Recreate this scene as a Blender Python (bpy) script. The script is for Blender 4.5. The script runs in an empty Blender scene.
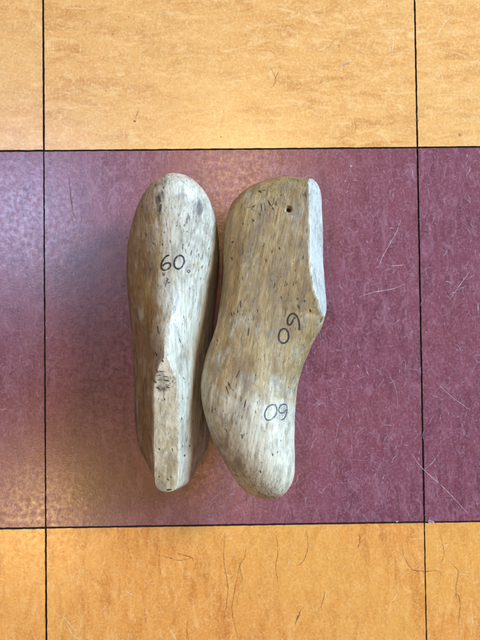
# Two worn wooden shoe lasts on an old checkered tile floor
import bpy, math, random
import numpy as np
from mathutils import Vector, Matrix, noise
from mathutils.bvhtree import BVHTree
random.seed(11); rng = np.random.default_rng(5)
scene = bpy.context.scene
COL = scene.collection
S = 0.2286/375.5            # metres per length unit (tile = 375.5 units)

def smooth_interp(x, xs, ys):
    """monotone (pchip-like) interpolation of a table"""
    xs = np.asarray(xs, float); ys = np.asarray(ys, float); x = np.asarray(x, float)
    h = np.diff(xs); d = np.diff(ys)/h
    m = np.zeros_like(ys)
    for i in range(1, len(xs)-1):
        if d[i-1]*d[i] > 0:
            w1 = 2*h[i]+h[i-1]; w2 = h[i]+2*h[i-1]
            m[i] = (w1+w2)/(w1/d[i-1]+w2/d[i])
    m[0] = d[0]; m[-1] = d[-1]
    k = np.clip(np.searchsorted(xs, x)-1, 0, len(h)-1)
    t = np.clip((x-xs[k])/h[k], 0, 1)
    return ((2*t**3-3*t**2+1)*ys[k] + (t**3-2*t**2+t)*h[k]*m[k]
            + (-2*t**3+3*t**2)*ys[k+1] + (t**3-t**2)*h[k]*m[k+1])

# form of the last, heel (0) to toe (303): heights of the sole and of the upper line
SOLE = [(0, 60), (1, 44), (4, 33), (12, 18), (25, 7), (40, 1), (58, 0), (82, 3), (100, 5.5), (118, 6.5), (141, 6.5), (160, 5),
        (181, 1.5), (201, 0), (218, 2.5), (237, 9.5), (258, 21), (275, 35), (292, 50), (299, 60), (302, 70), (303, 78)]
TOP = [(0, 78), (1, 78.5), (30, 84), (60, 91), (95, 99), (127, 107), (138, 105), (153, 98), (173, 92.5), (196, 90), (216, 91.5), (239, 95),
       (261, 99), (280, 101), (290, 98.5), (297, 93), (301, 86), (303, 78)]
BASE_W = [(0, 0), (1, 9), (3, 14), (7, 20), (14, 26.5), (25, 32), (40, 35.5), (60, 36.5), (90, 36), (120, 37), (150, 40), (180, 43.5), (210, 45),
          (235, 43), (255, 38.5), (270, 33), (283, 26), (292, 19), (298, 12.5), (301, 8), (303, 0)]
FACET_W = [(0, 0), (1, 5), (3, 8.3), (8, 10.8), (16, 11.4), (40, 11.6), (90, 11.8), (108, 9.5), (118, 6), (124, 3.4), (127, 1.5), (160, 1.5), (295, 1.5), (301, .8), (303, 0)]
ROUND_BOT = [(0, .5), (30, .25), (60, .2), (150, .22), (210, .3), (255, .42), (303, .5)]
Q_R = [(0, 1.12), (90, 1.12), (127, 1.2), (150, 1.4), (185, 1.75), (230, 2.0), (303, 2.0)]
Q_P = [(0, 1.25), (80, 1.2), (115, 1.1), (140, 1.15), (165, 1.5), (195, 1.85), (230, 2.0), (303, 2.0)]
U_MAX = [(0, .35), (100, .3), (160, .3), (220, .38), (260, .45), (303, .5)]

def tab(t, s): return smooth_interp(s, [a for a, b in t], [b for a, b in t])

def form(ns, n_side, n_top, n_sole, d_sole=None, d_top=None, d_wl=None, d_wr=None, facet_scale=1.0, lean=0.0):
    """rings of the last: array (ns, m, 3) in units: x across, y heel to toe, z up from the sole line.
    point order of a ring: sole centre -> right side -> top strip -> left side -> back to the sole"""
    t = np.linspace(0, 1, ns)
    s = 303*(0.5-0.5*np.cos(np.pi*(0.06+0.94*t))); s = (s-s[0])/(s[-1]-s[0])*303
    s = 303*(0.75*(0.5-0.5*np.cos(np.pi*t)) + 0.25*t)
    zs, zt, wb, f = tab(SOLE, s), tab(TOP, s), tab(BASE_W, s), tab(FACET_W, s)*facet_scale
    f = f+np.clip(np.minimum(s-4, 116-s)/12, 0, 1)*(.20*np.sin(s*.13+1)+.13*np.sin(s*.31+2)+.08*np.sin(s*.9))
    fade = np.clip(np.minimum(s, 303-s)/6, 0, 1)
    if d_sole is not None: zs = zs+smooth_interp(s, *zip(*d_sole))*fade
    if d_top is not None: zt = zt+smooth_interp(s, *zip(*d_top))*np.clip((303-s)/6, 0, 1)
    wl = wb*(1+(smooth_interp(s, *zip(*d_wl)) if d_wl is not None else 0))
    wr = wb*(1+(smooth_interp(s, *zip(*d_wr)) if d_wr is not None else 0))
    f = np.minimum(f, wb*.93)
    # the sharp break at the front of the cut fades out down the sides
    offs = np.linspace(-1, 1, 15)
    span = np.clip(np.minimum(s, 303-s)*.9, 0, 22)
    zts = np.mean([np.interp(s+o*span, s, zt) for o in offs], 0); fs = np.mean([np.interp(s+o*span, s, f) for o in offs], 0)
    ub, qr, qp, um = tab(ROUND_BOT, s), tab(Q_R, s), tab(Q_P, s), tab(U_MAX, s)
    rings = []
    for i in range(ns):
        def side(w):
            # half width as a function of relative height
            u = 0.5-0.5*np.cos(np.linspace(0, 1, 240)*np.pi)
            v = np.clip((u-um[i])/(1-um[i]), 0, 1)
            q = np.maximum(1-v**qp[i], 0)**(1/qr[i])
            x = fs[i]+(w-fs[i])*q+(f[i]-fs[i])*u**7
            b = np.clip(1-u/ub[i], 0, 1)
            x = x*np.maximum(1-b**2.3, 0)**(1/2.3)
            z = zs[i]+(zts[i]-zs[i])*u+(zt[i]-zts[i])*u**7
            # sole is a little crowned
            L = np.r_[0, np.cumsum(np.hypot(np.diff(x), np.diff(z)))]
            if L[-1] < 1e-6: return np.zeros(n_side), np.full(n_side, zs[i])
            g = np.linspace(0, 1, n_side); g = .8*g+.2*(1-(1-g)**2)   # points gather at the facet rim
            g = g*L[-1]
            return np.interp(g, L, x), np.interp(g, L, z)
        xr, zr = side(wr[i]); xl, zl = side(wl[i])
        tx = np.linspace(f[i], -f[i], n_top+2)[1:-1]
        x = np.r_[xr, tx, -xl[::-1][:-1]]; z = np.r_[zr, np.full(n_top, zt[i]), zl[::-1][:-1]]
        k = (z-zs[i])/100.0
        x = x+lean*np.clip(z/100, 0, None)
        rings.append(np.c_[x, np.full(len(x), s[i]), z])
    return np.array(rings), s
L_WL = [(0, -0.362), (15, -0.248), (40, 0.013), (70, 0.091), (100, 0.109), (130, 0.104), (160, 0.089), (190, 0.109), (220, 0.096), (250, 0.087), (275, 0.107), (290, 0.138), (303, -0.334)]
L_WR = [(0, 0.086), (15, -0.172), (40, -0.058), (70, -0.035), (100, -0.023), (130, -0.047), (160, -0.081), (190, -0.096), (220, -0.064), (250, 0.026), (275, 0.149), (290, 0.313), (303, 0.502)]
R_SOLE = [(0, 4), (15, 1.28), (40, -0.1), (70, -0.1), (100, 0.65), (130, 2.17), (160, 4.14), (190, 4.57), (220, 4.34), (250, 3.81), (275, 4.33), (290, 3.75), (303, 2.68)]
R_TOP = [(0, -3.53), (15, -1.39), (40, -0.33), (70, -1.39), (100, -0.39), (130, 2.06), (160, 3.42), (190, 2.02), (220, 1.01), (250, 1.51), (275, 3.63), (290, 2.81), (303, 3.85)]
L_LOC, L_ROT, L_SC, L_LEAN = (0.07912, 0.02751, 0), -0.02963, 0.9634, -6.5
R_LOC, R_ROT, R_SC, R_ROLL = (0.12129, 0.2089, 0), 2.95583, 0.9844, math.radians(28)
R_DENTS = [(23.94, 34.9, 66.0, 2.6, 4.5), (2.1, 130.4, 108.5, 2.2, 2.5)]
L_WR = [(a, b-.035*(60 < a < 200)) for a, b in L_WR]
P_WARM1, P_WARM2, P_WARM3, P_FILL, P_SKY, P_WIN, P_WORLD = 8, 5.6, 2.4, 46, 11, 145, .14

# ------------------------------------------------------------------ camera
def rot(rx, ry, rz):
    return Matrix.Rotation(rz, 3, 'Z') @ Matrix.Rotation(ry, 3, 'Y') @ Matrix.Rotation(rx, 3, 'X')
CAM_R = rot(0.03251479, -0.01489451, -0.01207971)
CAM_C = Vector((0.11008885, 0.10616081, 0.54716827))
cd = bpy.data.cameras.new('camera'); cam = bpy.data.objects.new('camera', cd); COL.objects.link(cam)
cam.matrix_world = Matrix.Translation(CAM_C) @ CAM_R.to_4x4()
cd.sensor_fit = 'VERTICAL'; cd.sensor_height = 24; cd.lens = 24*900/640
cd.clip_start = 0.02; cd.clip_end = 50
scene.camera = cam
def ray(u, v):
    return (CAM_R @ Vector(((u-240)/900, -(v-320)/900, -1))).normalized()
def ground(u, v):
    d = ray(u, v); return CAM_C - d*(CAM_C.z/d.z)

# ------------------------------------------------------------------ materials
def material(name):
    m = bpy.data.materials.new(name); m.use_nodes = True
    nt = m.node_tree; nt.nodes.clear()
    out = nt.nodes.new('ShaderNodeOutputMaterial'); b = nt.nodes.new('ShaderNodeBsdfPrincipled')
    nt.links.new(b.outputs[0], out.inputs[0])
    return m, nt, b
class G:
    def __init__(s, nt): s.nt = nt
    def put(s, sock, v):
        if hasattr(v, 'is_output'): s.nt.links.new(v, sock)
        elif v is not None:
            if isinstance(v, tuple) and len(v) == 3 and sock.type == 'RGBA': v = (*v, 1)
            sock.default_value = v
    def coord(s, sc=(1, 1, 1), loc=(0, 0, 0), rz=0, base=None):
        if base is None: base = s.nt.nodes.new('ShaderNodeTexCoord').outputs['Object']
        m = s.nt.nodes.new('ShaderNodeMapping'); s.put(m.inputs[0], base)
        m.inputs['Scale'].default_value = sc; m.inputs['Location'].default_value = loc; m.inputs['Rotation'].default_value = (0, 0, rz)
        return m.outputs[0]
    def noise(s, vec, scale, detail=4, rough=.55, dist=0):
        n = s.nt.nodes.new('ShaderNodeTexNoise'); s.put(n.inputs['Vector'], vec)
        n.inputs['Scale'].default_value = scale; n.inputs['Detail'].default_value = detail
        n.inputs['Roughness'].default_value = rough; n.inputs['Distortion'].default_value = dist
        return n.outputs[0]
    def voro(s, vec, scale, feature='F1', out='Distance', rnd=1):
        n = s.nt.nodes.new('ShaderNodeTexVoronoi'); n.feature = feature; s.put(n.inputs['Vector'], vec)
        n.inputs['Scale'].default_value = scale; n.inputs['Randomness'].default_value = rnd
        return n.outputs[out]
    def ramp(s, v, a, b, c=0., d=1.):
        n = s.nt.nodes.new('ShaderNodeMapRange'); n.interpolation_type = 'SMOOTHSTEP'; s.put(n.inputs[0], v)
        for i, x in zip((1, 2, 3, 4), (a, b, c, d)): n.inputs[i].default_value = x
        return n.outputs[0]
    def math(s, op, a, b=None, c=None):
        n = s.nt.nodes.new('ShaderNodeMath'); n.operation = op; s.put(n.inputs[0], a)
        if b is not None: s.put(n.inputs[1], b)
        if c is not None: s.put(n.inputs[2], c)
        return n.outputs[0]
    def mix(s, f, a, b, mode='MIX'):
        n = s.nt.nodes.new('ShaderNodeMix'); n.data_type = 'RGBA'; n.blend_type = mode
        s.put(n.inputs[0], f); s.put(n.inputs[6], a); s.put(n.inputs[7], b)
        return n.outputs[2]
    def bump(s, h, strength, dist, normal=None):
        n = s.nt.nodes.new('ShaderNodeBump'); n.inputs['Strength'].default_value = strength
        n.inputs['Distance'].default_value = dist; s.put(n.inputs['Height'], h)
        if normal is not None: s.put(n.inputs['Normal'], normal)
        return n.outputs[0]
    def attr(s, name):
        n = s.nt.nodes.new('ShaderNodeAttribute'); n.attribute_name = name
        return n
    def sep(s, c):
        n = s.nt.nodes.new('ShaderNodeSeparateColor'); s.put(n.inputs[0], c); return n.outputs

def tile_material(name, base, dark, pale, warm, streak_rot, fib=.30):
    m, nt, b = material(name); g = G(nt)
    at = g.attr('tile').outputs['Vector']          # coordinates of its own for every tile
    ax = lambda k: (k, 1, 1) if streak_rot else (1, k, 1)
    st = g.coord(ax(3.2), base=at)
    n1 = g.noise(st, 40, 6, .66, .8)
    c = g.mix(g.ramp(n1, .42, .70, 0, .8), base, dark)
    n2 = g.noise(g.coord(ax(2.6), (3, 1, 2), 0, at), 75, 6, .66, 1.2)
    c = g.mix(g.ramp(n2, .50, .70, 0, .65), c, pale)
    n3 = g.noise(g.coord((1, 1, 1), (7, 4, 1), 0, at), 9, 3, .5, .3)
    c = g.mix(g.ramp(n3, .40, .68, 0, .55), c, warm)
    # thin wisps of the marbling
    n4 = g.noise(g.coord(ax(4.0), (1, 9, 4), 0, at), 60, 5, .75, 2.2)
    wisp = g.math('SUBTRACT', 1, g.ramp(g.math('ABSOLUTE', g.math('SUBTRACT', n4, .5)), 0, .022))
    c = g.mix(g.math('MULTIPLY', wisp, .42), c, dark)
    n5 = g.noise(at, 700, 3, .6)
    c = g.mix(g.ramp(n5, .45, .75, 0, .55), c, pale)
    c = g.mix(g.ramp(g.noise(g.coord((1, 1, 1), (4, 4, 1), 0, at), 480, 4, .7), .52, .75, 0, .45), c, dark)
    # fibres: warped thin lines, short because a second noise breaks them up
    for k, (sc, sq, rz, br) in enumerate(((95, .5, .5, 60), (140, .7, 2.1, 90), (190, .45, 1.2, 110))):
        f = g.noise(g.coord((1, sq, 1), (k*5+2, k, k), rz, at), sc, 1.5, .5, 2.2)
        line = g.math('SUBTRACT', 1, g.ramp(g.math('ABSOLUTE', g.math('SUBTRACT', f, .5)), 0, .030))
        brk = g.ramp(g.noise(g.coord((1, 1, 1), (k+9, 3, k)), br, 2, .5), .44, .56)
        c = g.mix(g.math('MULTIPLY', g.math('MULTIPLY', line, brk), fib), c, pale)
    d = g.noise(g.coord((1, 1, 1), (2, 8, 5)), 330, 2, .5)
    c = g.mix(g.ramp(d, .70, .76, 0, .5), c, dark)
    nt.links.new(c, b.inputs['Base Color'])
    rg = g.ramp(g.noise(at, 320, 5, .7), .3, .7, .18, .28)
    nt.links.new(rg, b.inputs['Roughness'])
    b.inputs['Specular IOR Level'].default_value = .46
    h1 = g.noise(at, 900, 3, .6); h2 = g.noise(at, 260, 4, .6)
    nb = g.bump(h1, .13, .0002); nb = g.bump(h2, .05, .0004, nb)
    nt.links.new(nb, b.inputs['Normal'])
    return m
ORANGE_H = tile_material('orange_tile', (.68, .335, .100), (.47, .185, .045), (.84, .53, .23), (.72, .41, .14), 0)
ORANGE_V = tile_material('deep_orange_tile', (.66, .265, .055), (.43, .125, .018), (.80, .42, .14), (.70, .34, .07), math.pi/2)
MAROON = tile_material('maroon_tile', (.178, .050, .070), (.096, .023, .034), (.285, .128, .165), (.20, .052, .058), math.pi/2, .52)
def scratch_material(name, colour, alpha, rough=.5):
    m, nt, b = material(name); g = G(nt)
    nt.links.new(g.mix(g.noise(g.coord(), 300), tuple(x*.8 for x in colour), tuple(min(1, x*1.15) for x in colour)), b.inputs['Base Color'])
    b.inputs['Roughness'].default_value = rough
    a = g.ramp(g.noise(g.coord((1, 1, 1), (4, 2, 6)), 420, 3, .6), .3, .65, alpha*.25, alpha)
    nt.links.new(a, b.inputs['Alpha'])
    return m
SCR = [scratch_material('pink_scuff', (.46, .30, .36), .62), scratch_material('bright_scuff', (.66, .48, .54), .7),
       scratch_material('cream_scuff', (.86, .64, .33), .7), scratch_material('bright_cream_scuff', (.92, .76, .50), .75),
       scratch_material('dark_crack', (.10, .040, .020), .6), scratch_material('brown_stain', (.30, .11, .03), .6)]
m, nt, b = material('seam_dirt'); g = G(nt)
nt.links.new(g.mix(g.noise(g.coord(), 500), (.006, .005, .005), (.03, .02, .014)), b.inputs['Base Color']); b.inputs['Roughness'].default_value = .9
SEAM = m

def wood_material(name, tan, pale, brown, facet=False):
    m, nt, b = material(name); g = G(nt)
    p = g.sep(g.attr('patina_shade').outputs['Color'])      # worn-pale / grime / brown handling stains plus painted shade
    long_ = g.coord((1, .12, 1)); mid = g.coord((1, .35, 1)); iso = g.coord()
    grain = g.noise(g.coord((1, .055, 1)), 850, 5, .72, .3)
    bands = g.noise(g.coord((1, .10, 1), (3, 3, 3)), 200, 6, .70, .6)
    soft = g.noise(iso, 75, 5, .62, .4)
    c = g.mix(g.ramp(bands, .35, .66), tan, brown)
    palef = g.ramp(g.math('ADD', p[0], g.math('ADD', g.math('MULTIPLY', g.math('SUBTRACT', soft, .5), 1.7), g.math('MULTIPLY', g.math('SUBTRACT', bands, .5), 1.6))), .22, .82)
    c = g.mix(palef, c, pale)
    c = g.mix(g.math('MULTIPLY', g.ramp(grain, .43, .68), .48), c, tuple(x*.42 for x in brown))
    c = g.mix(g.math('MULTIPLY', g.ramp(g.noise(g.coord((1, .2, 1), (9, 1, 2)), 1200, 3, .6), .50, .70), .22), c, tuple(min(.9, x*1.18) for x in pale))
    brn = g.ramp(g.math('ADD', p[2], g.math('MULTIPLY', g.math('SUBTRACT', g.noise(mid, 130, 5, .65), .5), 2.4)), .35, .95, 0, .8)
    c = g.mix(brn, c, (.19, .115, .045))
    cloud = g.noise(g.coord((1, .45, 1), (2, 7, 1)), 120, 6, .68, .5)
    c = g.mix(g.ramp(cloud, .45, .68, 0, .68), c, (.17, .13, .09))
    # dark dashes that follow the grain
    dash = g.ramp(g.noise(g.coord((1, .25, 1), (5, 0, 8)), 800, 3, .6), .61, .67)
    where = g.ramp(g.noise(g.coord((1, .5, 1), (0, 6, 2)), 60, 3, .6), .42, .60)
    c = g.mix(g.math('MULTIPLY', g.math('MULTIPLY', dash, where), .85), c, (.055, .035, .022))
    pits = g.ramp(g.voro(g.coord((1, .55, 1), (1, 2, 3)), 300), .09, .17, 1, 0)
    pm = g.ramp(g.noise(g.coord((1, 1, 1), (8, 8, 2)), 90, 2, .5), .54, .62)
    pits = g.math('MULTIPLY', pits, pm)
    c = g.mix(g.math('MULTIPLY', pits, .8), c, (.05, .032, .02))
    gr = g.ramp(g.math('ADD', p[1], g.math('MULTIPLY', g.math('SUBTRACT', g.noise(mid, 220, 6, .7), .5), 1.9)), .48, .95, 0, .85)
    c = g.mix(gr, c, (.075, .050, .036))
    nt.links.new(c, b.inputs['Base Color'])
    nt.links.new(g.ramp(soft, .3, .7, .36, .56), b.inputs['Roughness'])
    b.inputs['Specular IOR Level'].default_value = .5
    h = g.math('SUBTRACT', g.math('ADD', g.math('MULTIPLY', grain, .6), g.math('MULTIPLY', soft, .7)), g.math('ADD', pits, g.math('MULTIPLY', dash, .5)))
    nb = g.bump(h, .7, .0006)
    nb = g.bump(g.noise(g.coord((1, .5, 1)), 260, 4, .6), .35, .0009, nb)
    nt.links.new(nb, b.inputs['Normal'])
    return m
WOOD_A = wood_material('worn_pale_wood', (.40, .285, .125), (.52, .475, .37), (.24, .155, .065))
WOOD_B = wood_material('worn_tan_wood', (.42, .295, .125), (.55, .495, .365), (.24, .155, .060))
CUT_A = wood_material('bare_cut_wood', (.46, .36, .20), (.64, .55, .39), (.36, .25, .12))
CUT_B = wood_material('pale_cut_wood', (.38, .36, .29), (.46, .45, .39), (.30, .27, .21))
def ink_material(name, col, alpha):
    m = scratch_material(name, col, alpha, .55); return m
INK = ink_material('black_ink', (.008, .009, .013), 1.5)
INK_FADED = ink_material('faded_blue_ink', (.03, .05, .085), 1.15)
FLECK = ink_material('dark_fleck', (.055, .036, .022), 1.25)
PENCIL = ink_material('pencil', (.045, .035, .028), .95)
m, nt, b = material('hole_dark'); g = G(nt)
nt.links.new(g.mix(g.noise(g.coord(), 900), (.006, .004, .003), (.02, .012, .008)), b.inputs['Base Color']); b.inputs['Roughness'].default_value = .9
HOLE = m

def mesh_object(name, verts, faces, mats, midx=None, parent=None, smooth=True):
    me = bpy.data.meshes.new(name); me.from_pydata([tuple(v) for v in verts], [], faces)
    for mt in mats: me.materials.append(mt)
    if midx is not None: me.polygons.foreach_set('material_index', midx)
    if smooth: me.polygons.foreach_set('use_smooth', [True]*len(faces))
    me.update()
    o = bpy.data.objects.new(name, me); COL.objects.link(o); o.parent = parent
    return o

# ------------------------------------------------------------------ floor
W = 0.2286
N0, N1 = -5, 6
V, F, MI, TA = [], [], [], []
def jit(seed, t, amp): return 1.15*amp*(noise.noise(Vector((t*260, seed*7.3, 1.7)))+.6*noise.noise(Vector((t*900, seed*3.1, 5.2))))
for i in range(N0, N1):
    for j in range(N0, N1):
        near = -2 <= i <= 2 and -2 <= j <= 2
        n = 110 if near else 4
        gp = [.00024+.00026*random.random() for _ in range(4)]      # half seam on each side
        if (i, j) in ((1, -1),): gp[3] = .0002
        if (i, j) in ((0, -1),): gp[1] = .0002; gp[3] = .0004
        x0, x1, y0, y1 = i*W+gp[3], (i+1)*W-gp[1], j*W+gp[0], (j+1)*W-gp[2]
        sd = i*13+j*29+100
        ring = []
        for k in range(n): t = k/n; ring.append((x0+(x1-x0)*t, y0+jit(sd, t, .00016)))
        for k in range(n): t = k/n; ring.append((x1+jit(sd+1, t, .00016), y0+(y1-y0)*t))
        for k in range(n): t = k/n; ring.append((x1-(x1-x0)*t, y1+jit(sd+2, t, .00016)))
        for k in range(n): t = k/n; ring.append((x0+jit(sd+3, t, .00016), y1-(y1-y0)*t))
        cx, cy = (i+.5)*W, (j+.5)*W
        dz = random.uniform(-.00005, .00005) if (i, j) != (0, 0) else 0
        off = len(V); m_ = len(ring)
        ox, oy = random.uniform(0, 40), random.uniform(0, 40)
        for lv, (ins, z) in enumerate(((.00020, 0), (.00006, -.00012), (0, -.0004), (0, -.003))):
            for x, y in ring:
                xx = x-ins*(1 if x > cx else -1)*min(1, abs(x-cx)/(W/2)*1.0)
                yy = y-ins*(1 if y > cy else -1)*min(1, abs(y-cy)/(W/2)*1.0)
                V.append((xx, yy, z+dz)); TA.append((xx-cx+ox, yy-cy+oy, z))
        mi = 2 if j % 2 == 0 else (0 if j > 0 else 1)
        F.append([off+k for k in range(m_)]); MI.append(mi)
        for lv in range(3):
            for k in range(m_):
                a = off+lv*m_+k; b_ = off+lv*m_+(k+1) % m_
                F.append([a+m_, b_+m_, b_, a]); MI.append(3)
# scuffs, fibres and cracks worn into the top of the tiles
def ribbon(pts, w, z, mi, taper=True):
    off = len(V); n = len(pts)
    for k, (x, y) in enumerate(pts):
        a = pts[max(k-1, 0)]; c = pts[min(k+1, n-1)]
        tx, ty = c[0]-a[0], c[1]-a[1]; l = math.hypot(tx, ty) or 1e-9
        ww = w*(.25+.75*math.sin(math.pi*k/(n-1))) if taper else w
        V.append((x-ty/l*ww/2, y+tx/l*ww/2, z)); V.append((x+ty/l*ww/2, y-tx/l*ww/2, z)); TA.extend([(x, y, 0)]*2)
    for k in range(n-1):
        q = off+2*k; F.append([q+1, q+3, q+2, q]); MI.append(mi)
def curl(x, y, ang, length, bend, n=7):
    pts = []; s = length/(n-1)
    for k in range(n):
        pts.append((x, y)); x += math.cos(ang)*s; y += math.sin(ang)*s; ang += bend/(n-1)+random.gauss(0, .10)
    return pts
def crosses_seam(p):
    return any(math.floor(q[0]/W) != math.floor(p[0][0]/W) or math.floor(q[1]/W) != math.floor(p[0][1]/W) for q in p)
zc = .00006
for _ in range(9500):
    x, y = random.uniform(-.16, .40), random.uniform(-.20, .44)
    maroon = math.floor(y/W) % 2 == 0
    if not maroon and random.random() < .45: continue
    L = S*random.choice([2, 2, 3, 3, 4, 5, 6, 8, 11]); br = random.random() < .07
    p = curl(x, y, random.gauss(math.pi/2, .8) if maroon else random.uniform(0, 6.3), L, random.gauss(0, .7))
    if crosses_seam(p): continue
    zc = .00006+.00003*random.random()
    ribbon(p, S*random.uniform(.35, .72), zc, (5 if br else 4) if maroon else (7 if br else 6))
for _ in range(150):        # long straight scratches
    x, y = random.uniform(-.12, .36), random.uniform(-.16, .42)
    maroon = math.floor(y/W) % 2 == 0
    p = curl(x, y, random.uniform(0, 6.3), S*random.uniform(18, 60), random.gauss(0, .25), 12)
    if crosses_seam(p): continue
    ribbon(p, S*random.uniform(.2, .4), .0001, 4 if maroon else 6)
def gpts(px, n=6):
    """image-free list of floor points from measured positions, smoothed"""
    P_ = [ground(u, v) for u, v in px]; out = []
    for k in range(len(P_)-1):
        p0, p1, p2, p3 = P_[max(k-1, 0)], P_[k], P_[k+1], P_[min(k+2, len(P_)-1)]
        for t in np.linspace(0, 1, n, endpoint=False):
            q = .5*((2*p1)+(p2-p0)*t+(2*p0-5*p1+4*p2-p3)*t*t+(3*p1-p0-3*p2+p3)*t**3); out.append((q.x, q.y))
    out.append((P_[-1].x, P_[-1].y)); return out
MARKS = [  # (points, width in units, material slot)
    ([(412, 454), (422, 468), (446, 490), (470, 516)], .6, 5), ([(424, 470), (432, 463), (440, 452)], .5, 5), ([(401, 219), (396, 233), (384, 254), (378, 268)], .6, 5),
    ([(358, 297), (375, 292), (392, 289), (405, 284)], .6, 5), ([(390, 266), (404, 265)], .7, 5), ([(470, 271), (462, 282), (448, 302)], .5, 5),
    ([(436, 382), (452, 397), (470, 410)], .5, 5), ([(387, 370), (396, 390), (398, 410)], .5, 4), ([(343, 414), (338, 426), (336, 440)], .5, 4),
    ([(69, 175), (70, 190), (72, 205), (74, 216)], 1.5, 8), ([(453, 438), (456, 450), (462, 466)], 1.3, 8), ([(393, 480), (398, 496), (400, 520)], 1.0, 8),
    ([(353, 492), (351, 506), (349, 518)], .9, 8), ([(470, 494), (476, 505), (480, 512)], 1.1, 8),
    ([(139, 108), (137, 114), (135, 120)], .8, 8), ([(359, 533), (360, 541), (357, 549)], 1.1, 8), ([(325, 592), (323, 600), (321, 608)], 1.1, 8),
    ([(301, 609), (298, 617), (295, 624)], 1.8, 8), ([(402, 543), (404, 556), (412, 569), (424, 571), (438, 571), (444, 578)], 1.0, 8),
    ([(448, 560), (458, 571), (456, 588), (458, 604)], .9, 8), ([(306, 530), (308, 545), (304, 560), (297, 566)], .9, 8), ([(246, 542), (245, 556), (240, 566), (243, 580)], 1.1, 9),
    ([(276, 532), (278, 552), (276, 566), (279, 590)], 1.0, 9), ([(452, 590), (460, 600), (458, 625)], .9, 8), ([(440, 533), (444, 552), (440, 566)], .9, 9),
    ([(225, 535), (224, 560), (228, 590), (223, 625)], 1.2, 9), ([(241, 560), (236, 585), (232, 610), (238, 638)], 1.1, 9), ([(160, 555), (178, 560), (192, 558)], 1.2, 9), ([(176, 553), (190, 557), (194, 562)], 1.3, 9),
    ([(188, 620), (187, 632), (188, 640)], 1.2, 9), ([(270, 66), (276, 80), (271, 88)], 1.1, 9), ([(274, 82), (280, 68)], .9, 9), ([(354, 118), (356, 128), (354, 134)], .9, 9),
    ([(341, 66), (352, 62)], 1.3, 4), ([(438, 66), (444, 82)], .7, 7), ([(452, 14), (441, 28), (436, 38)], .6, 7), ([(394, 34), (392, 56)], .7, 7), ([(317, 110), (320, 122)], .9, 6),
    ([(96, 110), (84, 140), (80, 148)], .5, 7), ([(105, 66), (98, 92), (96, 104)], .5, 6), ([(198, 50), (214, 82)], .5, 6), ([(66, 622), (72, 634), (80, 640)], .7, 7), ([(168, 627), (174, 636), (176, 640)], .8, 7),
    ([(62, 615), (78, 634)], .8, 7), ([(30, 380), (34, 388), (30, 396)], .8, 9), ([(44, 373), (60, 358), (63, 350)], .5, 4), ([(88, 422), (96, 436), (98, 450)], .6, 4), ([(23, 450), (20, 456), (14, 462)], .9, 4), ([(20, 452), (28, 462)], .8, 9)]
for px, w, mi in MARKS:
    p = gpts(px, 9)
    if mi > 7: p = [(x+S*.9*noise.noise(Vector((x*900, y*900, 3))), y+S*.9*noise.noise(Vector((x*900, y*900, 7)))) for x, y in p]
    ribbon(p, w*S*(.8 if mi > 7 else 1), .00012, mi)
# crumbs of dirt
def speck(u, v, r, mi):
    c = ground(u, v); off = len(V); n = 9
    for k in range(n):
        a = 2*math.pi*k/n; rr = r*S*random.uniform(.7, 1.2)
        V.append((c.x+rr*math.cos(a), c.y+rr*math.sin(a), .00013)); TA.append((c.x, c.y, 0))
    F.append(list(range(off, off+n))); MI.append(mi)
for u, v, r in ((134.5, 121, 1.5), (417, 120.5, 1.8), (265, 36, .9), (387, 6, .8), (113, 34, .8), (221, 137, .8), (460, 135, 1.9), (111, 208, .8), (127, 238, .8)): speck(u, v, r, 8)
for _ in range(160): speck(random.uniform(-10, 490), random.uniform(-10, 650), random.uniform(.25, .6), random.choice((8, 8, 9)))
for u, v, r in ((351, 166, 1.3), (430, 521.6, 1.9), (433, 522, 1.2), (397, 521.5, 1.0), (426, 332, .9)): speck(u, v, r, 5)
# the dark bed that shows in the seams
off = len(V); e0, e1 = N0*W-.02, N1*W+.02
for x, y in ((e0, e0), (e1, e0), (e1, e1), (e0, e1)): V.append((x, y, -.0011)); TA.append((x, y, 0))
F.append([off, off+1, off+2, off+3]); MI.append(3)
floor = mesh_object('floor', V, F, [ORANGE_H, ORANGE_V, MAROON, SEAM]+SCR, MI, smooth=False)
at = floor.data.attributes.new('tile', 'FLOAT_VECTOR', 'POINT'); at.data.foreach_set('vector', np.array(TA, np.float32).ravel())
floor['kind'] = 'structure'

# ------------------------------------------------------------------ the lasts
def catmull(P_, n=7, closed=False):
    out = []; m_ = len(P_)
    for k in range(m_ if closed else m_-1):
        if closed: p0, p1, p2, p3 = (np.array(P_[(k+d) % m_], float) for d in (-1, 0, 1, 2))
        else: p0, p1, p2, p3 = (np.array(P_[min(max(k+d, 0), m_-1)], float) for d in (-1, 0, 1, 2))
        for t in np.linspace(0, 1, n, endpoint=False):
            out.append(.5*((2*p1)+(p2-p0)*t+(2*p0-5*p1+4*p2-p3)*t*t+(3*p1-p0-3*p2+p3)*t**3))
    out.append(np.array(P_[0] if closed else P_[-1], float)); return out

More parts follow.
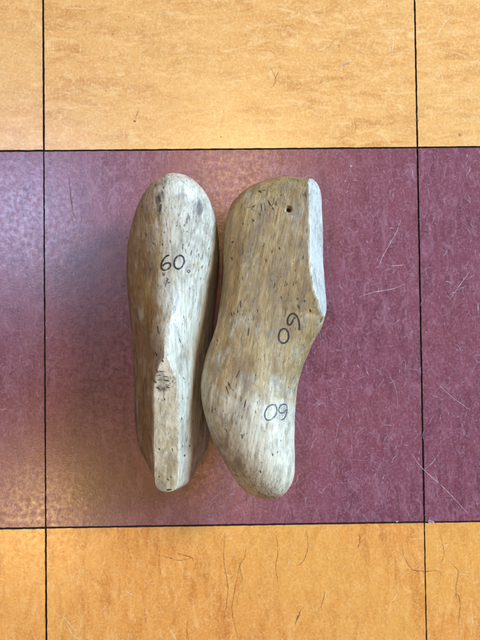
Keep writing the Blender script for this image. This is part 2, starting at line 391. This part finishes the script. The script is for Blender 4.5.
def make_last(label, loc, rotz, roll, scale, tables, facet_scale, mats, patina_shade, dents, flecks, seed):
    root = bpy.data.objects.new('shoe_last', None); COL.objects.link(root)
    root.location = loc; root.rotation_euler = (0, 0, rotz); root.empty_display_size = .03
    root['label'] = label; root['category'] = 'shoe last'
    NS, NSIDE, NTOP = 380, 170, 20
    R_, s = form(NS, NSIDE, NTOP, 0, facet_scale=facet_scale, **tables)
    tx_ = None
    m_ = R_.shape[1]
    # round the rim of the cut a little
    for _ in range(4):
        for j in (NSIDE-1, NSIDE, NSIDE+NTOP-1, NSIDE+NTOP):
            R_[:, j] = .5*R_[:, j]+.25*(R_[:, j-1]+R_[:, (j+1) % m_])
    flat = R_.reshape(-1, 3)
    ins = np.zeros((NS, m_), bool); ins[:, NSIDE-1:NSIDE+NTOP+1] = True; ins &= (s[:, None] < 126)
    # hand-worn unevenness, carved pits
    nrm = R_.copy(); du = np.gradient(R_, axis=0); dv = np.roll(R_, -1, 1)-np.roll(R_, 1, 1)
    nn = np.cross(dv, du); ln = np.linalg.norm(nn, axis=2, keepdims=True); nn = nn/np.maximum(ln, 1e-9)
    cen = R_.mean(1, keepdims=True); sg = np.sign(np.sum(nn*(R_-cen), axis=2).mean()); nn *= sg
    amp = np.minimum(1, np.minimum(s, 303-s)/10)
    P_ = R_.copy()
    for i in range(NS):
        for j in range(m_):
            x, y, z = R_[i, j]
            v = Vector((x*.045+seed, y*.018, z*.045)); w = Vector((x*.16, y*.05+seed, z*.16)); q = Vector((x*.5, y*.16+seed, z*.5))
            d = .75*noise.noise(v)+.38*noise.noise(w)+.14*noise.noise(q)
            if ins[i, j]: d *= .45
            for (dx, dy, dz_, r, dep) in dents:
                rr = ((x-dx)**2+(y-dy)**2+(z-dz_)**2)/(r*r)
                if rr < 4: d -= dep*math.exp(-rr*rr)
            P_[i, j] += nn[i, j]*d*amp[i]
    pat = np.zeros((NS, m_, 4), np.float32); pat[..., 3] = 1
    pat[..., :3] = patina_shade(R_, ins)
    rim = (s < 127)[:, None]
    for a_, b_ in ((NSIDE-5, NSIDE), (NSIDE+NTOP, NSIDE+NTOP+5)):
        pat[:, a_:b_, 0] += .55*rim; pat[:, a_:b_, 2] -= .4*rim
    # lie it down
    P_ = P_*scale*S; c, s_ = math.cos(roll), math.sin(roll)
    P_ = P_@np.array([[c, 0, -s_], [0, 1, 0], [s_, 0, c]])
    P_[..., 2] -= P_[..., 2].min()-.00012
    pv = P_.reshape(-1, 3); pa = pat.reshape(-1, 4)
    faces, cut = [], []
    for i in range(NS-1):
        for j in range(m_):
            j2 = (j+1) % m_; f = [i*m_+j, i*m_+j2, (i+1)*m_+j2, (i+1)*m_+j]
            (cut if (NSIDE-1 <= j < NSIDE+NTOP and s[i] < 125.5) else faces).append(f)
    faces.append([k for k in range(m_)][::-1]); faces.append([(NS-1)*m_+k for k in range(m_)])
    full = bpy.data.meshes.new('tmp'); full.from_pydata([tuple(v) for v in pv], [], faces+cut)
    import bmesh
    bm = bmesh.new(); bm.from_mesh(full); bmesh.ops.recalc_face_normals(bm, faces=bm.faces); bm.faces.ensure_lookup_table()
    flip = bm.faces[NSIDE*40+60].normal.dot(full.polygons[NSIDE*40+60].normal) < 0
    bvh = BVHTree.FromBMesh(bm); vn = np.array([v.normal for v in bm.verts]); bm.free(); bpy.data.meshes.remove(full)
    if flip: faces = [f[::-1] for f in faces]; cut = [f[::-1] for f in cut]
    Mw = Matrix.Translation(Vector(loc)) @ Matrix.Rotation(rotz, 4, 'Z'); Mi = Mw.inverted()
    def hit(u, v):
        o_ = Mi @ CAM_C; d = (Mi.to_3x3() @ ray(u, v)).normalized()
        return bvh.ray_cast(o_, d)
    def ribbons(strokes, lift=.00007, closed=False):
        """thin marks that lie on the wood: list of (points, width)"""
        VV, FF = [], []
        for pts, w, cl in strokes:
            w = w*1.45
            pp = catmull(pts, 8, cl); H = [hit(*p) for p in pp]; H = [h for h in H if h[0] is not None]
            if len(H) < 2: continue
            off = len(VV)
            for k, h in enumerate(H):
                a, b_ = H[max(k-1, 0)][0], H[min(k+1, len(H)-1)][0]
                t = (b_-a); n_ = h[1]; sd = t.cross(n_)
                if sd.length < 1e-9: sd = Vector((1, 0, 0))
                sd.normalize(); e = 1 if cl else min(1, .55+.45*min(k, len(H)-1-k)/3)
                ww = w*S*e*(.5+.16*noise.noise(Vector((k*.35, w*9, seed))))
                for q in (h[0]+sd*ww, h[0], h[0]-sd*ww):
                    r_ = bvh.find_nearest(q); VV.append(r_[0]+r_[1]*lift)
            for k in range(len(H)-1):
                q = off+3*k; FF.append([q, q+3, q+4, q+1]); FF.append([q+1, q+4, q+5, q+2])
        return VV, FF
    fv, ff = ribbons([(p_, w_*.62, c_) for p_, w_, c_ in flecks], .00004)
    # short dark dashes in the grain all over
    rr_ = random.Random(seed*7+3); nb = len(fv)
    for it in range(4200):
        i, j = rr_.randrange(14, NS-14), rr_.randrange(0, m_)
        if it > 170 and rr_.random() > (pat[i, j, 1]-.22)*2.2: continue
        if it <= 170 and not (ins[i, j] and rr_.random() > .4) and noise.noise(Vector((P_[i, j][0]*45, P_[i, j][1]*28, P_[i, j][2]*45+seed))) < -.02: continue
        p = Vector(P_[i, j]); L_ = S*rr_.choice([.6, .8, 1, 1.4, 2, 3.5]); w = S*rr_.uniform(.25, .75)**1.8; a0 = rr_.gauss(0, .12); off = len(fv); n_ = 5; ok = []
        nr = bvh.find_nearest(p)[1]; side = Vector((0, 1, 0)).cross(nr)
        if side.length < .3: continue
        side.normalize(); fw = nr.cross(side).normalized(); fw = (fw+side*a0).normalized()
        for k in range(n_):
            q = p+fw*(L_*(k/(n_-1)-.5)); ww = w*math.sin(math.pi*(k+.6)/(n_+.2))*.5
            for q2 in (q+side*ww, q-side*ww):
                r_ = bvh.find_nearest(q2); ok.append(r_[0]+r_[1]*.00004)
        fv.extend(ok)
        for k in range(n_-1): q = off+2*k; ff.append([q, q+2, q+3, q+1])
    def build(name, fcs, mts, extra=None):
        used = sorted({k for f in fcs for k in f}); mp = {k: n for n, k in enumerate(used)}
        vs = [tuple(pv[k]) for k in used]; fs = [[mp[k] for k in f] for f in fcs]; mi = [0]*len(fs); ns_ = [vn[k] for k in used]; cs = [pa[k] for k in used]
        if extra:
            ev, ef = extra; o_ = len(vs); vs += [tuple(v) for v in ev]; fs += [[k+o_ for k in f] for f in ef]; mi += [1]*len(ef)
            ns_ += [np.array(bvh.find_nearest(Vector(v))[1]) for v in ev]; cs += [np.array((0, 0, 0, 1.))]*len(ev)
        ob = mesh_object(name, vs, fs, mts, mi, root)
        ca = ob.data.color_attributes.new('patina_shade', 'FLOAT_COLOR', 'POINT'); ca.data.foreach_set('color', np.array(cs, np.float32).ravel())
        ob.data.normals_split_custom_set_from_vertices([tuple(x) for x in ns_])
        return ob
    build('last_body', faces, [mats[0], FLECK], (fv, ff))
    build('cone_top', cut, [mats[1]])
    root['_'] = 0; del root['_']
    return root, ribbons, bvh, hit

def blob(A, x, s, z, rx, rs, rz, k=1.0):
    return k*np.exp(-(((A[..., 0]-x)/rx)**2+((A[..., 1]-s)/rs)**2+((A[..., 2]-z)/rz)**2))
def step(v, a, b): t = np.clip((v-a)/(b-a), 0, 1); return t*t*(3-2*t)

def patina_shade_left(A, ins):
    x, s, z = A[..., 0], A[..., 1], A[..., 2]
    pale = .34+.58*step(x, -24, 4)+.45*step(s, 225, 290); pale = np.minimum(pale, 1.05)
    pale = np.where(ins, .78-.35*step(s, 60, 20), pale)
    grime = .17+blob(A, -15, 268, 99, 6, 14, 40, .7)+blob(A, 20, 268, 95, 14, 14, 40, .6)+blob(A, -6, 290, 95, 30, 6, 30, .28)+blob(A, -24, 262, 90, 6, 26, 30, .30)
    grime = grime+.40*step(A[..., 0], -14, -24)*step(s, 180, 120)*.5
    f = np.where(ins, blob(A, -6, 108, 100, 12, 5, 60, .65)+blob(A, -9, 98, 100, 12, 4, 60, .75)+blob(A, -5, 90, 100, 8, 3, 60, .5)+blob(A, 4, 20, 80, 9, 10, 60, .2), 0); grime = np.where(ins, f, grime)
    brown = .30*step(x, -8, -26)*step(s, 262, 225)+blob(A, -22, 205, 85, 9, 32, 60, .45)+blob(A, 2, 205, 85, 14, 22, 60, .30)+.25*step(x, 26, 36)  # last term paints the shade of the gap onto the right flank
    brown = np.where(ins, .18+blob(A, 6, 42, 88, 10, 26, 60, .3), brown)
    return np.stack([pale, grime, brown], -1)
def patina_right(A, ins):
    x, s, z = A[..., 0], A[..., 1], A[..., 2]
    pale = .12+.80*step(s, 168, 245)+blob(A, 20, 165, 20, 60, 28, 22, .45)+blob(A, 20, 45, 30, 60, 22, 20, .35)+.3*step(z, 84, 100)*step(s, 150, 185)
    pale = np.where(ins, .9+0*pale, np.minimum(pale, 1))
    grime = .10+blob(A, 25, 5, 70, 50, 8, 30, .45)+blob(A, 20, 28, 52, 26, 9, 10, .40)+blob(A, 20, 150, 96, 60, 22, 12, .38)+blob(A, 30, 187, 22, 40, 13, 9, .35)+blob(A, 10, 292, 70, 60, 8, 40, .25)+.32*step(z, 16, 7)*step(s, 100, 75)
    grime = np.where(ins, blob(A, -6, 32, 83, 5, 5, 50, .5)+blob(A, 0, 95, 95, 10, 20, 40, .12), grime)
    brown = .30+.38*step(z, 45, 85)*step(s, 130, 60)+blob(A, 20, 150, 88, 60, 26, 20, .45)+blob(A, 20, 185, 55, 60, 10, 18, .42)-.35*step(s, 185, 230)
    brown = np.where(ins, 0, brown)
    return np.stack([pale, grime, brown], -1)

L_FLECKS = [([(158, 371.2), (165.5, 371.6)], .8, False), ([(156.5, 375.6), (161, 375.2)], 1.0, False), ([(163.5, 376.4), (168, 376.6)], .8, False), ([(158, 380), (163, 379.4)], .8, False), ([(165.5, 384.8), (169.5, 385.2)], .9, False), ([(157.5, 326), (158.5, 333)], 1.5, False), ([(155, 352), (157, 356)], 1.3, False), ([(157.5, 353), (155.5, 357)], 1.2, False), ([(162, 360), (163.5, 362)], 1.8, False), ([(156, 369), (158, 373)], 1.6, False), ([(153.5, 380), (156.5, 383)], 1.7, False), ([(164, 380), (169, 381)], 1.4, False), ([(156, 387), (160, 389)], 1.8, False), ([(166, 386), (169.5, 388)], 1.4, False), ([(179, 338), (181, 343)], 1.1, False), ([(183, 377), (184.5, 379.5)], 1.2, False), ([(184, 455), (185.2, 456)], 2.2, False), ([(189, 445), (190, 446.5)], 1.8, False), ([(181.5, 417), (182, 420)], 1.7, False), ([(166.5, 490), (171.5, 489.5)], 1.9, False), ([(167, 479), (169, 480)], 1.2, False), ([(158.5, 448), (160, 450)], 1.3, False), ([(172, 448), (173, 452)], 1.0, False), ([(158, 476), (160, 477)], 1.1, False), ([(170, 476), (172, 478)], 1.1, False), ([(168, 283), (170, 282)], 1.2, False), ([(150, 268), (151, 271)], 1.0, False), ([(158, 196), (160.5, 202)], 2.4, False), ([(161, 204), (160, 212)], 2.0, False), ([(165, 272), (164.5, 276)], 1.0, False)]
R_FLECKS = [([(258.5, 190.5), (261.5, 192.6)], 2.2, False), ([(262, 190.5), (266, 190)], 1.0, False), ([(252.5, 219), (254, 221.5)], 2.4, False), ([(268, 200), (271, 206)], 1.4, False), ([(272.5, 207), (273.5, 210)], 1.5, False), ([(275, 205), (276.5, 203)], 1.1, False), ([(281, 194.5), (282, 195.5)], 1.6, False), ([(261, 204), (262, 210)], 1.0, False), ([(279, 247), (280, 250)], 1.6, False), ([(232, 241), (233, 243)], 2.0, False), ([(231, 257), (232.5, 260)], 1.6, False), ([(297.6, 305), (299.4, 308.6)], 1.8, False), ([(304, 300), (305.5, 302)], 1.5, False), ([(309.5, 309), (311, 312)], 1.7, False), ([(320.3, 319.4), (321.2, 320.6)], 3.0, False), ([(320, 323), (321.5, 319)], 2.6, False), ([(275, 283), (274, 288)], 1.2, False), ([(281, 296), (281.5, 299)], 1.2, False), ([(241, 300), (240.5, 308)], 1.3, False), ([(231, 312), (232, 316)], 1.2, False), ([(249, 328), (248, 336)], 1.4, False), ([(217, 339), (218, 342)], 1.6, False), ([(228, 382), (231, 389)], 1.6, False), ([(226, 386), (228.5, 394)], 1.1, False), ([(246, 400), (244, 408)], 1.3, False), ([(240, 370), (236, 378)], 1.0, False), ([(323, 209), (323.5, 213)], 1.9, False), ([(260, 470), (261, 473)], 1.4, False), ([(272, 453), (273, 456)], 1.3, False)]

TIGHT_L = dict(d_wl=L_WL, d_wr=L_WR, lean=L_LEAN)
TIGHT_R = dict(d_sole=R_SOLE, d_top=R_TOP, d_wl=[(0, .1), (15, .2), (50, .30), (90, .26), (140, .08), (200, 0), (303, 0)])
left, ribL, bvhL, hitL = make_last('pale wooden shoe last standing on its sole, with one handwritten 60 on its broad top', L_LOC, L_ROT, 0, L_SC, TIGHT_L, 1.0,
    (WOOD_A, CUT_A), patina_shade_left, [], L_FLECKS, 3)
# drilled hole near the heel of the lying last
right, ribR, bvhR, hitR = make_last('tan wooden shoe last lying on its side, marked 60 twice, with a small drilled hole', R_LOC, R_ROT, -(math.pi/2-R_ROLL), R_SC, TIGHT_R, 1.35,
    (WOOD_B, CUT_B), patina_right, R_DENTS, R_FLECKS, 8)
for r in (left, right): r['group'] = 'pair of wooden shoe lasts'

def mark(name, strokes, mat, root, rib, label=None, lift=.00009):
    vv, ff = rib(strokes, lift); o = mesh_object(name, vv, ff, [mat], None, root)
    if label: o['label'] = label
    return o
mark('inked_number', [([(169.4, 255.2), (166.6, 256), (164, 258.6), (161.8, 263), (161.3, 267), (163, 269.8), (166, 270), (169.2, 268), (170.6, 265.2), (169.6, 263.2), (167.3, 263), (164.6, 264), (162.6, 266)], 1.05, False),
      ([(178.8, 255.5), (175.8, 258), (174.3, 262), (174.5, 266), (176.8, 268.6), (180, 268.4), (182.8, 265.4), (184.2, 261), (183.2, 257.2), (181, 255.6)], 1.05, True)], INK, left, ribL, 'handwritten 60 in black ink')
mark('ink_dot', [([(188.6, 269.9), (187.4, 271.2), (188.6, 272.6), (190, 271.2)], .75, True)], INK_FADED, left, ribL, 'small faded blue ink ring beside the number')
mark('ink_smudge', [([(162.8, 272.5), (163.6, 276)], .7, False), ([(166, 277.5), (168, 279.5), (166.5, 281.5), (169.5, 283)], .8, False), ([(165, 283.4), (167, 284)], .7, False)], INK_FADED, left, ribL)
mark('inked_number', [([(299.3, 330.3), (299.4, 326), (298.8, 321), (297, 316.6), (294.4, 314), (291.4, 314), (288.8, 316.6), (287.5, 320.6), (288, 324), (289.6, 325), (291.8, 323), (293.4, 319.6), (295.2, 317.4)], 1.15, False),
      ([(284, 328.6), (280.9, 330), (279, 334), (278.8, 338.6), (280.6, 342), (283.6, 343.2), (286.8, 341.4), (288.6, 337.6), (288.2, 332.6), (286.4, 329.6)], 1.1, True)], INK, right, ribR, 'handwritten 60 in black ink near the instep')
mark('inked_number', [([(280.6, 420), (283.6, 418.8), (285.8, 415.4), (287, 410.6), (286.8, 406), (284.6, 404.2), (281.6, 404.8), (279.2, 408), (279, 411.4), (281, 413), (284, 412.2), (286.4, 409.4)], .95, False),
      ([(271.6, 404.8), (268, 407), (265.4, 411.4), (264.8, 416), (266.6, 419.6), (270, 420), (273.8, 417.4), (276.4, 413), (276.8, 408.4), (274.8, 405.2)], .95, True)], INK_FADED, right, ribR, 'handwritten 60 in faded blue ink near the toe')
# the drilled hole: a dark sunk bore
hh = hitR(288.3, 210.8)
vv, ff = [], []
n_ = 28; c0, nrm_ = hh[0], hh[1]; t1 = nrm_.cross(Vector((0, 1, 0))).normalized(); t2 = nrm_.cross(t1)
for lv, (r_, d_) in enumerate(((1.95, .1), (1.6, .1), (1.0, .1), (.4, .1))):
    for k in range(n_):
        a = 2*math.pi*k/n_; q = c0+(t1*math.cos(a)+t2*math.sin(a))*r_*S*(1+.06*math.sin(3*a+1))
        r2 = bvhR.ray_cast(q+nrm_*.004, -nrm_); q = r2[0]+nrm_*.00005
        vv.append(q)
for lv in range(0, 3):
    for k in range(n_): ff.append([lv*n_+k, lv*n_+(k+1) % n_, (lv+1)*n_+(k+1) % n_, (lv+1)*n_+k])
ff.append([3*n_+k for k in range(n_)])
mark('pencil_marks', [([(247, 207.5), (251.5, 206.8), (256, 205)], .5, False), ([(255.5, 205.5), (252, 209), (256.5, 211.5)], .45, False), ([(261, 203), (262.2, 211)], .5, False), ([(264.2, 202.4), (265.6, 211)], .5, False),
      ([(267.5, 199.5), (270.8, 206)], .7, False), ([(271, 206.5), (274, 202.6)], .5, False), ([(276, 200.5), (277, 206)], .4, False), ([(258.6, 212.5), (260.6, 216)], .4, False)], PENCIL, right, ribR)
ph = mesh_object('peg_hole', vv, ff, [HOLE], None, right)
ov = 0
Ml = left.matrix_basis; Mr = right.matrix_basis

# ------------------------------------------------------------------ light
def area(name, loc, target, size, power, col, shape='DISK', size_y=None):
    l = bpy.data.lights.new(name, 'AREA'); l.shape = shape; l.size = size
    if size_y: l.size_y = size_y
    l.energy = power; l.color = col
    o = bpy.data.objects.new(name, l); COL.objects.link(o); o.location = loc
    o.rotation_euler = (Vector(target)-Vector(loc)).to_track_quat('-Z', 'Y').to_euler(); return o
def above(u, v, h):
    """place of a lamp at height h whose gleam falls on the floor at the measured place"""
    p = ground(u, v); d = Vector((p.x-CAM_C.x, p.y-CAM_C.y, 0))*(1+h/CAM_C.z)
    return Vector((CAM_C.x+d.x, CAM_C.y+d.y, h))
T = (.115, .115, 0)
area('added_fill', above(36, 520, 2.4), T, .16, P_WARM1, (1, .64, .24))
area('added_fill', above(236, 172, 2.4), T, .16, P_WARM2, (1, .62, .24))
area('added_fill', above(214, 474, 2.4), T, .12, P_WARM3, (1, .50, .16))
area('added_fill', (2.0, 1.25, 1.95), T, .6, P_FILL, (1, .86, .66))  # warm fill added out of view, not a known lamp of the room
area('skylight', above(20, 215, 2.4), T, .36, P_SKY, (.52, .64, 1))
area('window_light', (2.1, .85, 1.25), T, 1.2, P_WIN, (.37, .66, 1), 'RECTANGLE', 1.0)
w = bpy.data.worlds.new('World'); scene.world = w; w.use_nodes = True
bg = w.node_tree.nodes['Background']; bg.inputs[0].default_value = (1, .86, .76, 1); bg.inputs[1].default_value = P_WORLD
scene.view_settings.view_transform = 'Standard'; scene.view_settings.look = 'None'; scene.view_settings.gamma = 1
scene.view_settings.exposure = 0
scene.render.engine = 'CYCLES'; scene.cycles.max_bounces = 8
